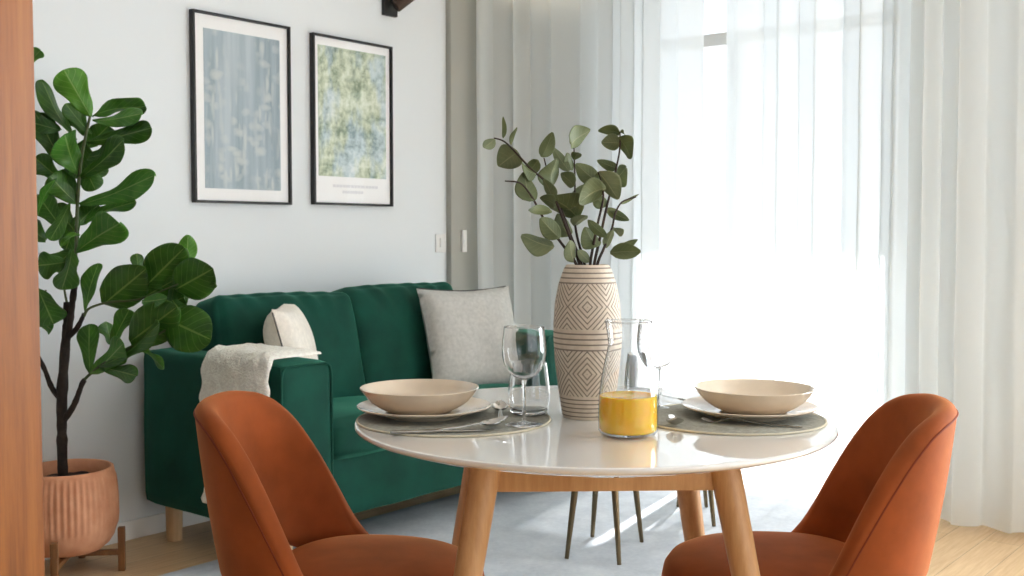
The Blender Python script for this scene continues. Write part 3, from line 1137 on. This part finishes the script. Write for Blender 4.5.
FIGW = [(0, .05), (.05, .16), (.12, .34), (.22, .50), (.32, .57), (.42, .62), (.52, .72), (.62, .86), (.72, 1.0), (.78, 1.0), (.84, .96), (.89, .86), (.93, .72), (.96, .56), (.985, .35), (1.0, .1)]
def leaf_bm(base, tip, width, roll, droop, fold, shape, n=16, mcr=6, wav=.06, seed=0):
    ax = tip - base
    L = ax.length
    ax.normalize()
    view = ((base + tip) / 2 - Vector((0, 0, EYE))).normalized()
    wdir = ax.cross(view).normalized()
    wdir = Matrix.Rotation(math.radians(roll), 3, ax) @ wdir
    nrm = wdir.cross(ax).normalized()
    bm = bmesh.new()
    uvl = bm.loops.layers.uv.new('UVMap')
    grid = []
    for i in range(n + 1):
        t = 1 - (1 - i / n) ** 2.1
        if shape == 'fig':
            w = interp(FIGW, t)
            if t > .72:                                 # broad rounded end
                w = math.sqrt(max(0, 1 - ((t - .72) / .28) ** 3))
        elif shape == 'round':
            w = math.sin(PI * min(1, t ** .92 * .985 + .01)) ** .55
        else:
            w = math.sin(PI * min(1, t ** .85 * .97 + .02)) ** .7
        w *= width / 2
        row = []
        for j in range(-mcr, mcr + 1):
            s = j / mcr
            wave = wav * width * math.sin(t * 9 + seed + (1.5 if s > 0 else 0)) * abs(s) ** 2
            p = base + ax * (L * t) + wdir * (w * s) + nrm * (fold * w * abs(s) - droop * L * math.sin(PI * t * .5) ** 2 * (t) + wave + droop * L * .5 * t)
            row.append((bm.verts.new(p), t, s * .5 + .5))
        grid.append(row)
    for i in range(n):
        for j in range(2 * mcr):
            q = [grid[i][j], grid[i + 1][j], grid[i + 1][j + 1], grid[i][j + 1]]
            f = bm.faces.new([v[0] for v in q])
            for l, v in zip(f.loops, q):
                l[uvl].uv = (v[1], v[2])
    bmesh.ops.remove_doubles(bm, verts=bm.verts, dist=1e-6)
    return bm

def leaf(parent, b, t, wpx, d0, d1, roll=0, m='leaf', shape='fig', droop=.15, fold=.18, seed=0, wav=.06, th=.0011):
    B, T = P(b[0], b[1], d0), P(t[0], t[1], d1)
    w = wpx * (d0 + d1) / 2 / FPX * (1.08 if shape == 'fig' else 1.14)
    bm = leaf_bm(B, T, w / max(.25, math.cos(math.radians(roll))), roll, droop, fold, shape, seed=seed, wav=wav)
    o = obj('leaf', bm, m, parent, True, sharp=3)
    md = o.modifiers.new('thickness', 'SOLIDIFY')
    md.thickness = th
    md.offset = 0
    return o

D = 3.6
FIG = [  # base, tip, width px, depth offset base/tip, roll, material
    ((91, 117), (64, 70), 31, 0, -.04, 15, 'leaf_lit'), ((77, 139), (37, 87), 13, -.02, .06, 50, 'leaf'),
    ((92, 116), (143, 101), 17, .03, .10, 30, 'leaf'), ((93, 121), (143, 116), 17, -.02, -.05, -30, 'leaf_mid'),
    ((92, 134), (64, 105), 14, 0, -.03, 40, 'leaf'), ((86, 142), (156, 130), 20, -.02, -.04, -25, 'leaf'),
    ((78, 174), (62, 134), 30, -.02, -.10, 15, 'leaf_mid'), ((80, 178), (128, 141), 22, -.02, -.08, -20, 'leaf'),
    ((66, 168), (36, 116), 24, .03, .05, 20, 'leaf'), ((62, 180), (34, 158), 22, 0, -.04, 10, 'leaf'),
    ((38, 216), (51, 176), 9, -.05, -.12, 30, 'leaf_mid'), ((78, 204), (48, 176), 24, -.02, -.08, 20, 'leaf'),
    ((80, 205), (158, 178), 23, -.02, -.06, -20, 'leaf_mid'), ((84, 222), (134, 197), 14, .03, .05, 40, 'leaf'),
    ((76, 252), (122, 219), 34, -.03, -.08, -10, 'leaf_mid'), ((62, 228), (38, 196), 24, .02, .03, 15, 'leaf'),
    ((70, 202), (51, 242), 15, -.06, -.12, 30, 'leaf'), ((61, 247), (75, 230), 9, -.05, -.10, 35, 'leaf_lit'),
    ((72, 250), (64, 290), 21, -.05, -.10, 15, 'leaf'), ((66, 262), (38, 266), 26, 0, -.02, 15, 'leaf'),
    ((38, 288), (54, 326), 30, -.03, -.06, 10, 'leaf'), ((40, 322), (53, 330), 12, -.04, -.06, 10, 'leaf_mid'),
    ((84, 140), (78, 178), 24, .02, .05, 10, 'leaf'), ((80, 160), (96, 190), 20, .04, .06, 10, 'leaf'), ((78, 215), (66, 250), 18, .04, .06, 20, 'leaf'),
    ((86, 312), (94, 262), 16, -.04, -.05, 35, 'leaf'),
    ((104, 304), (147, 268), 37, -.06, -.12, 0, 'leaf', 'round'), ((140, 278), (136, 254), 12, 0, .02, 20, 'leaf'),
    ((146, 286), (185, 247), 37, -.09, -.13, 0, 'leaf', 'round'), ((187, 262), (188, 235), 17, -.06, -.05, 0, 'leaf_lit', 'round'),
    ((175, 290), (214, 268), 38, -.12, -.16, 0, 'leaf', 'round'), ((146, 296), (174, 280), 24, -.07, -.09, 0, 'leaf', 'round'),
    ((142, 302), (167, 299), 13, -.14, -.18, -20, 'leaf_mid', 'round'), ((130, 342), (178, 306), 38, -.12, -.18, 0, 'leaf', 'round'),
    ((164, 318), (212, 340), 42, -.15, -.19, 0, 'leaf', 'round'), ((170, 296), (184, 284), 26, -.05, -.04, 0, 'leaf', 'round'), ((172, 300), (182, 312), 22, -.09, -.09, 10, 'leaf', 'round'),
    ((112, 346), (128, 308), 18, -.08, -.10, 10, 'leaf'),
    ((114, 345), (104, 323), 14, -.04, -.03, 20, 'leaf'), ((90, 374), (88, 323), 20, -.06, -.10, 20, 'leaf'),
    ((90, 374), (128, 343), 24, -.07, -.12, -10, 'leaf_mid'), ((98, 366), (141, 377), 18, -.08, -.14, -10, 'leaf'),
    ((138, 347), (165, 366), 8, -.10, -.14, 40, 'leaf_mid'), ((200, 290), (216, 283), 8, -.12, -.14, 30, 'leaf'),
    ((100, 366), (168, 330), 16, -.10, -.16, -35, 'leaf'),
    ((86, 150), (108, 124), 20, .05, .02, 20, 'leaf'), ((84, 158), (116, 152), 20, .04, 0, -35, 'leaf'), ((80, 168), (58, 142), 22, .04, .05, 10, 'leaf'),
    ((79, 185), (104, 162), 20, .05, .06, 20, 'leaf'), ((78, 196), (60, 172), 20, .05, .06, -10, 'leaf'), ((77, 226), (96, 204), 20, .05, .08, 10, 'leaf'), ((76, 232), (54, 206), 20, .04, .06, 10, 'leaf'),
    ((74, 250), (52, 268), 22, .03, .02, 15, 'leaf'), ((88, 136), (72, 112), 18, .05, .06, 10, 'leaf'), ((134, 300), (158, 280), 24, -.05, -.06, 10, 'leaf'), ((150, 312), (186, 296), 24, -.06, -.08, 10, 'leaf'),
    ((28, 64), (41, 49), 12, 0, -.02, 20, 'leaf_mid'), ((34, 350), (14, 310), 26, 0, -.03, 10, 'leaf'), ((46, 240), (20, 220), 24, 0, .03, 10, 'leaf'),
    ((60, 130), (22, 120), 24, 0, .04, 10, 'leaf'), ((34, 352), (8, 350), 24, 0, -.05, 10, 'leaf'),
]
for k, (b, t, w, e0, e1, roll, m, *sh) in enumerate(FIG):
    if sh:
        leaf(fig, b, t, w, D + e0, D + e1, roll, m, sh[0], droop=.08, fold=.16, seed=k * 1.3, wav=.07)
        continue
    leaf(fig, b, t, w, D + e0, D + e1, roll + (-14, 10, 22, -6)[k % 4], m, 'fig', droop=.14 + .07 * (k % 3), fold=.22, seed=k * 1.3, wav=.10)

# ------------------------------------------------------------------ things on the table
def at_table(x, y):
    return G(x, y, TH)
def ceramic_set(cx, cd, bowl_dx, label_p, label_b, zbase):
    c = pt(cx, cd, zbase)
    pl = lathe([(0, .004), (.075, .004), (.078, 0), (.083, 0), (.086, .004), (.122, .0125), (.139, .0185), (.1425, .0205), (.1435, .0225), (.142, .0235), (.138, .0225), (.118, .0165), (.088, .0095), (.07, .0085), (0, .0085)], 96)
    o = obj('dinner_plate', pl, 'ceramic')
    o.location = c
    tag(o, label_p, 'plate', 'beige dinner plates on the table')
    bw = lathe([(0, .003), (.060, .003), (.063, 0), (.068, 0), (.072, .003), (.092, .0125), (.108, .025), (.119, .0385), (.1255, .0485), (.127, .0505), (.1262, .052), (.124, .0512), (.115, .039), (.103, .0265), (.088, .016), (.060, .0085), (0, .0075)], 96)
    o = obj('bowl', bw, 'ceramic')
    o.location = pt(cx + bowl_dx, cd, zbase + .0095)
    tag(o, label_b, 'bowl', 'beige bowls on the plates')
def placemat(cx, cd, r, label):
    t = thing('placemat', label, 'placemat', pt(cx, cd, TH), 0, 'round placemats')
    obj('felt', lathe([(0, .0002), (r - .004, .0002), (r - .004, .0038), (0, .0038)], 96), 'matt_mat', t)
    bm = tube([Vector(((r - .0022) * math.cos(a * PI / 64), (r - .0022) * math.sin(a * PI / 64), .0025)) for a in range(128)], .0023, 8, closed=True)
    obj('edge_binding', bm, 'mat_edge', t)
MZ = TH + .0040
placemat(-.1225, 2.265, .205, 'round dark grey placemat with pale edge at the left place setting')
placemat(.464, 2.275, .197, 'round dark grey placemat with pale edge at the right place setting')
ceramic_set(-.188, 2.30, -.010, 'beige dinner plate under the bowl at the left setting', 'beige bowl on the plate at the left setting, before the grey pillow', MZ)
ceramic_set(.508, 2.30, .010, 'beige dinner plate under the bowl at the right setting', 'beige bowl on the plate at the right setting, against the bright curtain', MZ)

# vase
vb = at_table(587, 416.5)
vase = lathe([(0, 0), (.050, 0), (.0525, .003), (.057, .03), (.063, .07), (.069, .12), (.0725, .17), (.0725, .205), (.0695, .25), (.062, .29), (.051, .322), (.0465, .330), (.0435, .332), (.041, .329), (.041, .31), (.05, .28), (.05, .04), (0, .03)], 96)
o = obj('vase', vase, 'vase')
o.location = vb
o.scale = (1, 1, .985)
toc = math.atan2(-vb.y, -vb.x)
o.rotation_euler = (0, 0, toc - (PI / 5 if False else 0) + PI + PI / 5 * 0)
tag(o, 'tall beige vase carved with diamond bands holding eucalyptus branches', 'vase')

# eucalyptus branches
VD = (vb.dot(FW))
EU = {
 'leftmost eucalyptus branch in the vase, reaching up to the left': ([(586, 300), (580, 266), (569, 235), (556, 201), (546, 182), (532, 170), (519, 156), (505, 142), (494, 138)], -.02, [
   ((495, 139), (483, 149), 10), ((503, 138), (505, 118), 4), ((511, 145), (515, 126), 4), ((518, 152), (499, 165), 24), ((536, 174), (520, 167), 12), ((538, 160), (526, 176), 12), ((553, 200), (545, 178), 10)]),
 'low eucalyptus branch at the left of the vase, curving outwards': ([(584, 300), (577, 266), (562, 244), (548, 226), (537, 206), (530, 194), (520, 183), (505, 181)], -.07, [
   ((532, 201), (522, 175), 18), ((552, 212), (526, 208), 9), ((554, 247), (521, 238), 17), ((560, 238), (539, 218), 17), ((555, 205), (543, 197), 10), ((574, 262), (568, 240), 12)]),
 'eucalyptus branch left of centre with one big dark leaf': ([(587, 300), (582, 266), (571, 236), (560, 205), (550, 180), (544, 158)], .03, [
   ((542, 157), (553, 134), 13), ((552, 188), (552, 158), 18), ((569, 171), (553, 149), 10), ((578, 218), (551, 193), 26), ((570, 236), (556, 216), 15), ((565, 200), (575, 208), 12)]),
 'upright eucalyptus branch at the centre, topped by a pointed leaf': ([(588, 300), (585, 266), (577, 236), (574, 210), (575, 186), (574, 148)], .06, [
   ((571, 145), (587, 129), 15), ((574, 160), (579, 150), 9), ((574, 186), (562, 173), 12), ((573, 170), (565, 153), 9), ((575, 200), (590, 186), 15), ((574, 226), (586, 214), 10)]),
 'eucalyptus branch right of centre with broad leaves over the vase': ([(590, 300), (590, 266), (597, 227), (603, 200), (602, 184), (598, 172)], -.04, [
   ((598, 182), (576, 165), 16), ((606, 188), (576, 199), 21), ((598, 172), (619, 197), 19), ((588, 220), (608, 240), 9), ((599, 246), (583, 230), 16), ((590, 262), (577, 250), 9)]),
 'tallest right eucalyptus branch with paired leaves at its tip': ([(592, 300), (594, 266), (600, 238), (607, 206), (613, 182), (618, 160), (620, 146), (620, 132)], .02, [
   ((620, 133), (600, 129), 9), ((620, 132), (627, 133), 4), ((620, 143), (602, 142), 15), ((618, 138), (634, 157), 14), ((617, 168), (599, 162), 9), ((613, 181), (628, 168), 17), ((606, 206), (594, 196), 12)]),
 'short eucalyptus branch leaning right low over the vase rim': ([(593, 300), (597, 266), (604, 248), (612, 228), (615, 214), (622, 202), (636, 197)], .07, [
   ((606, 208), (629, 222), 9), ((615, 228), (621, 235), 7), ((610, 253), (642, 250), 15), ((612, 250), (637, 243), 8), ((606, 248), (612, 229), 8), ((620, 204), (637, 196), 3)]),
}
k = 0
for lab, (path, dd, lvs) in EU.items():
    br = thing('eucalyptus_branch', lab, 'branch', vb + Vector((0, 0, .06)), 0, 'eucalyptus branches in the vase')
    npt = len(path)
    px = []
    for i, (x, y) in enumerate(path):
        f = max(0, (i - 1) / (npt - 2))
        cl = max(0, 1 - i) * .0
        px.append((x, y, VD + dd * (.25 + .75 * f), .0036 - .0022 * i / (npt - 1)))
    trunk('stem', px, 'twig', br, 5)
    for (b, t, w) in lvs:
        # depth of the leaf root follows the stem
        fy = min(1, max(0, (266 - b[1]) / max(1, 266 - path[-1][1])))
        d0 = VD + dd * (.25 + .75 * fy)
        e = (-.03, .015, -.015, .03)[k % 4]
        roll = (12, -38, 34, -14, 48)[k % 5]
        leaf(br, b, t, w, d0, d0 + e, roll, 'euca' if k % 3 else 'euca_pale', 'euca', droop=.2 + .1 * (k % 3), fold=.3, seed=k, wav=.03, th=.0007)
        k += 1

def shell(prof, th, n=64):
    """closed glass wall: outer profile up, inner profile back down"""
    inn = []
    for i, (r, z) in enumerate(prof):
        a, b = prof[max(i - 1, 0)], prof[min(i + 1, len(prof) - 1)]
        d = Vector((b[0] - a[0], b[1] - a[1])).normalized()
        inn.append((max(0, r - d.y * th), z + d.x * th))
    return lathe([(0, prof[0][1])] + prof + inn[::-1] + [(0, inn[0][1])], n)
# carafe of juice
cb = at_table(628, 434.5)
car = thing('carafe', 'clear glass carafe half full of orange juice', 'carafe', cb)
CP = [(.048, .002), (.0545, .004), (.058, .010), (.0585, .03), (.0575, .075), (.0535, .110), (.0470, .142), (.0415, .166), (.0398, .178), (.0405, .189), (.0430, .205), (.0458, .2195), (.0466, .222)]
obj('vessel', lathe([(0, .002)] + CP[:5] + [(.0572, .080)], 80), 'glass', car)
NK = [(.0572, .0803)] + CP[5:]
obj('neck', lathe(NK + [(r - .0015, z) for r, z in NK[::-1]] + [NK[0]], 80), 'solid_glass', car)
obj('rim', tube([Vector((.0462 * math.cos(a * PI / 32), 0.0458 * math.sin(a * PI / 32), .222)) for a in range(64)], .0016, 8, closed=True), 'solid_glass', car)
obj('juice', lathe([(0, .006), (.046, .006), (.0525, .008), (.0562, .013), (.0568, .03), (.0560, .0765), (.0545, .078), (.05, .077), (0, .077)], 80), 'juice', car)

def wine_glass(loc, label):
    t = thing('wine_glass', label, 'wine glass', loc, 0, 'wine glasses')
    obj('bowl', shell([(.0040, .0895), (.010, .0910), (.022, .0955), (.034, .107), (.0415, .122), (.0448, .138), (.0450, .150), (.0435, .170), (.0408, .192)], .0012), 'solid_glass', t)
    obj('rim', tube([Vector((.0403 * math.cos(a * PI / 32), .0403 * math.sin(a * PI / 32), .1922)) for a in range(64)], .0011, 8, closed=True), 'solid_glass', t)
    obj('stem', lathe([(0, .006), (.0055, .0065), (.0038, .014), (.0034, .04), (.0036, .075), (.0055, .085), (.0068, .0885), (0, .090)], 32), 'solid_glass', t)
    obj('foot', lathe([(0, .0002), (.037, .0002), (.0385, .0012), (.037, .0022), (.02, .0042), (.006, .0066), (0, .007)], 64), 'solid_glass', t)
    return t
wg = wine_glass(at_table(524, 427) + Vector((0, 0, .0045)), 'empty stemmed wine glass at the left setting, before the grey pillow')
wg.scale = (1, 1, 1.04)
dup(wg, at_table(658, 409), 0, 'empty stemmed wine glass behind the juice carafe')
def tumbler(loc, label):
    t = thing('tumbler', label, 'glass', loc, 0, 'stemless tumblers')
    obj('wall', shell([(.030, .010), (.038, .0115), (.0435, .018), (.0455, .034), (.0440, .060), (.0405, .090), (.0375, .112)], .0014), 'solid_glass', t)
    obj('base', lathe([(0, .0005), (.034, .0005), (.040, .005), (.0405, .009), (.034, .0075), (0, .0065)], 64), 'solid_glass', t)
    return t
tb = tumbler(at_table(529, 416) + Vector((0, 0, .0045)), 'empty stemless glass tumbler behind the left wine glass')
dup(tb, at_table(643, 401), 0, 'empty stemless glass tumbler behind the juice carafe, beside the right wine glass')

# cutlery: each runs along +x, head at +x
def strip(stations, th=.0022, n=1):
    """stations: (x, z, halfwidth); a bar of that outline"""
    bm = bmesh.new()
    rings = []
    for x, z, w in stations:
        t = th / 2
        rings.append([bm.verts.new((x, y, z + dz)) for y, dz in ((-w, -t * .5), (-w * .6, -t), (w * .6, -t), (w, -t * .5), (w, t * .5), (w * .6, t), (-w * .6, t), (-w, t * .5))])
    for a, b in zip(rings, rings[1:]):
        for j in range(8):
            bm.faces.new((a[j], a[(j + 1) % 8], b[(j + 1) % 8], b[j]))
    bm.faces.new(rings[0])
    bm.faces.new(rings[-1])
    return bm
def spoon_head(bm, x0, L, W, dep, z0, th=.0014):
    g = {}
    N, K = 14, 10
    for s in (0, 1):
        for i in range(N + 1):
            t = i / N
            w = W / 2 * math.sin(PI * min(1, t * .97 + .03) ** .85) ** .65
            for j in range(-K, K + 1):
                v = j / K
                zz = z0 + .012 * t * t - dep * (1 - v * v) * math.sin(PI * min(1, t * .95 + .05)) + (th if s else 0)
                g[s, i, j] = bm.verts.new((x0 + L * t, w * v, zz))
    for s in (0, 1):
        for i in range(N):
            for j in range(-K, K):
                bm.faces.new((g[s, i, j], g[s, i + 1, j], g[s, i + 1, j + 1], g[s, i, j + 1]))
    for i in range(N):
        for j in (-K, K):
            bm.faces.new((g[0, i, j], g[0, i + 1, j], g[1, i + 1, j], g[1, i, j]))
    for j in range(-K, K):
        for i in (0, N):
            bm.faces.new((g[0, i, j], g[0, i, j + 1], g[1, i, j + 1], g[1, i, j]))
    return bm
def cutlery(kind, name, label, a, b, L, tilt=0, lift=0):
    """lies on the mat from a (handle end) towards b (head)"""
    d = b - a
    t = thing(name, label, kind, a + Vector((0, 0, lift)), math.atan2(d.y, d.x), 'cutlery at the place settings')
    if kind == 'spoon':
        obj('handle', strip([(0, .002, .0035), (.004, .002, .0065), (L * .25, .0025, .006), (L * .55, .006, .0035), (L * .68, .010, .0030), (L * .74, .0085, .0045)]), 'steel', t)
        obj('bowl', spoon_head(bmesh.new(), L * .725, L * .275, .043 if L > .17 else .036, .0085, .0095), 'steel', t)
    elif kind == 'fork':
        obj('handle', strip([(0, .002, .0035), (.004, .002, .0065), (L * .3, .0025, .006), (L * .55, .008, .0035), (L * .66, .014, .0035), (L * .72, .012, .009), (L * .77, .0085, .0115)]), 'steel', t)
        for k in range(4):
            y = -.0096 + .0064 * k
            bm = strip([(L * .765, .0087, .0019), (L * .85, .003, .0017), (L * .93, .003, .0015), (L, .008, .0008)])
            bm.transform(Matrix.Translation((0, y, 0)))
            obj('tine', bm, 'steel', t)
    else:
        obj('handle', strip([(0, .003, .004), (.004, .003, .0075), (L * .25, .003, .0075), (L * .5, .003, .006)], .005), 'steel', t)
        obj('blade', strip([(L * .49, .003, .0055), (L * .55, .0025, .0085), (L * .8, .0022, .0095), (L * .93, .002, .0075), (L, .002, .001)], .0016), 'steel', t)
    return t
GM = lambda x, y: G(x, y, MZ)
cutlery('knife', 'table_knife', 'steel table knife lying in front of the left plate, nearest the table edge', GM(390, 434), GM(490, 431), .205)
cutlery('spoon', 'table_spoon', 'steel table spoon in front of the left plate, bowl towards the wine glass', GM(408, 433), GM(514, 427), .205, lift=.001)
cutlery('spoon', 'teaspoon', 'small steel spoon right of the left plate, bowl pointing to the vase', GM(501, 422), GM(499, 398), .15)
cutlery('fork', 'table_fork', 'steel fork lying in front of the right plate with its tines towards the carafe', GM(802, 428), GM(688, 421), .20)
cutlery('spoon', 'teaspoon', 'dark looking small spoon between the carafe and the right plate', GM(671, 416), GM(677, 432), .15)
cutlery('knife', 'table_knife', 'steel knife beside the right plate, its tip behind the small spoon', GM(705, 406), GM(664, 396), .20)

# ================================================================== LIGHT
w = bpy.data.worlds.new('sky')
SC.world = w
w.use_nodes = True
bg = w.node_tree.nodes['Background']
bg.inputs[0].default_value = (.865, .935, 1.0, 1)
bg.inputs[1].default_value = 1.3

def portal(y0, y1):
    l = bpy.data.lights.new('sky_portal', 'AREA')
    l.shape = 'RECTANGLE'
    l.size = y1 - y0
    l.size_y = 2.4
    l.cycles.is_portal = True
    o = bpy.data.objects.new('sky_portal', l)
    COL.objects.link(o)
    o.location = (XW + .27, (y0 + y1) / 2, 1.22)
    o.rotation_euler = Vector((-1, 0, 0)).to_track_quat('-Z', 'Z').to_euler()
portal(*W1)
portal(*W2)

def daylight(name, loc, aim, sx, sy, energy, col):
    l = bpy.data.lights.new(name, 'AREA')
    l.shape = 'RECTANGLE'
    l.size, l.size_y = sx, sy
    l.energy = energy
    l.color = col
    o = bpy.data.objects.new(name, l)
    COL.objects.link(o)
    o.location = loc
    o.rotation_euler = Vector(aim).to_track_quat('-Z', 'Z').to_euler()
daylight('window_daylight', ((W3[0] + W3[1]) / 2, -3.42, 1.47), (0, 1, 0), W3[1] - W3[0], 1.9, 26, (.87, .94, 1))  # added lamp giving front fill through the added rear window
daylight('window_daylight', (XW + .27, (W2[0] + W2[1]) / 2, 1.22), (-1, 0, 0), W2[1] - W2[0], 2.3, 205, (.87, .94, 1))  # lamp added to boost the sky light through the side window

l = bpy.data.lights.new('sun', 'SUN')
l.energy = 12
l.angle = math.radians(1.1)
l.color = (1, .98, .955)
o = bpy.data.objects.new('sun', l)
COL.objects.link(o)
el = math.radians(40)
sd = Vector((-.98 * math.cos(el), -.19 * math.cos(el), -math.sin(el)))
o.rotation_euler = sd.to_track_quat('-Z', 'Y').to_euler()
o.location = (8, 4, 5)

l = bpy.data.lights.new('spot_bulb', 'SPOT')
l.energy = 14
l.color = (1, .82, .6)
l.spot_size = math.radians(60)
l.spot_blend = .8
l.shadow_soft_size = .02
o = bpy.data.objects.new('spot_bulb', l)
COL.objects.link(o)
o.location = Vector((3.545, YW, 2.26)) + c0 + ax * .10
o.rotation_euler = Vector((.8, -.25, .35)).to_track_quat('-Z', 'Y').to_euler()

# ------------------------------------------------------------------ camera
cam = bpy.data.cameras.new('camera')
cam.sensor_fit = 'HORIZONTAL'
cam.sensor_width = 36
cam.lens = 36 * FPX / 1024
cam.clip_start = .05
cam.dof.use_dof = True
cam.dof.focus_distance = 2.25
cam.dof.aperture_fstop = 10
co = bpy.data.objects.new('camera', cam)
COL.objects.link(co)
co.location = (0, 0, EYE)
look = FW * math.cos(PITCH) + Vector((0, 0, -math.sin(PITCH)))
co.rotation_euler = look.to_track_quat('-Z', 'Y').to_euler()
SC.camera = co

SC.view_settings.view_transform = 'Standard'
SC.view_settings.look = 'None'
SC.view_settings.gamma = 1
SC.view_settings.use_curve_mapping = False
SC.view_settings.exposure = 0.30
SC.cycles.max_bounces = 10
SC.cycles.diffuse_bounces = 6
SC.cycles.transmission_bounces = 8
SC.cycles.transparent_max_bounces = 24
SC.cycles.sample_clamp_indirect = 8
SC.cycles.use_denoising = True
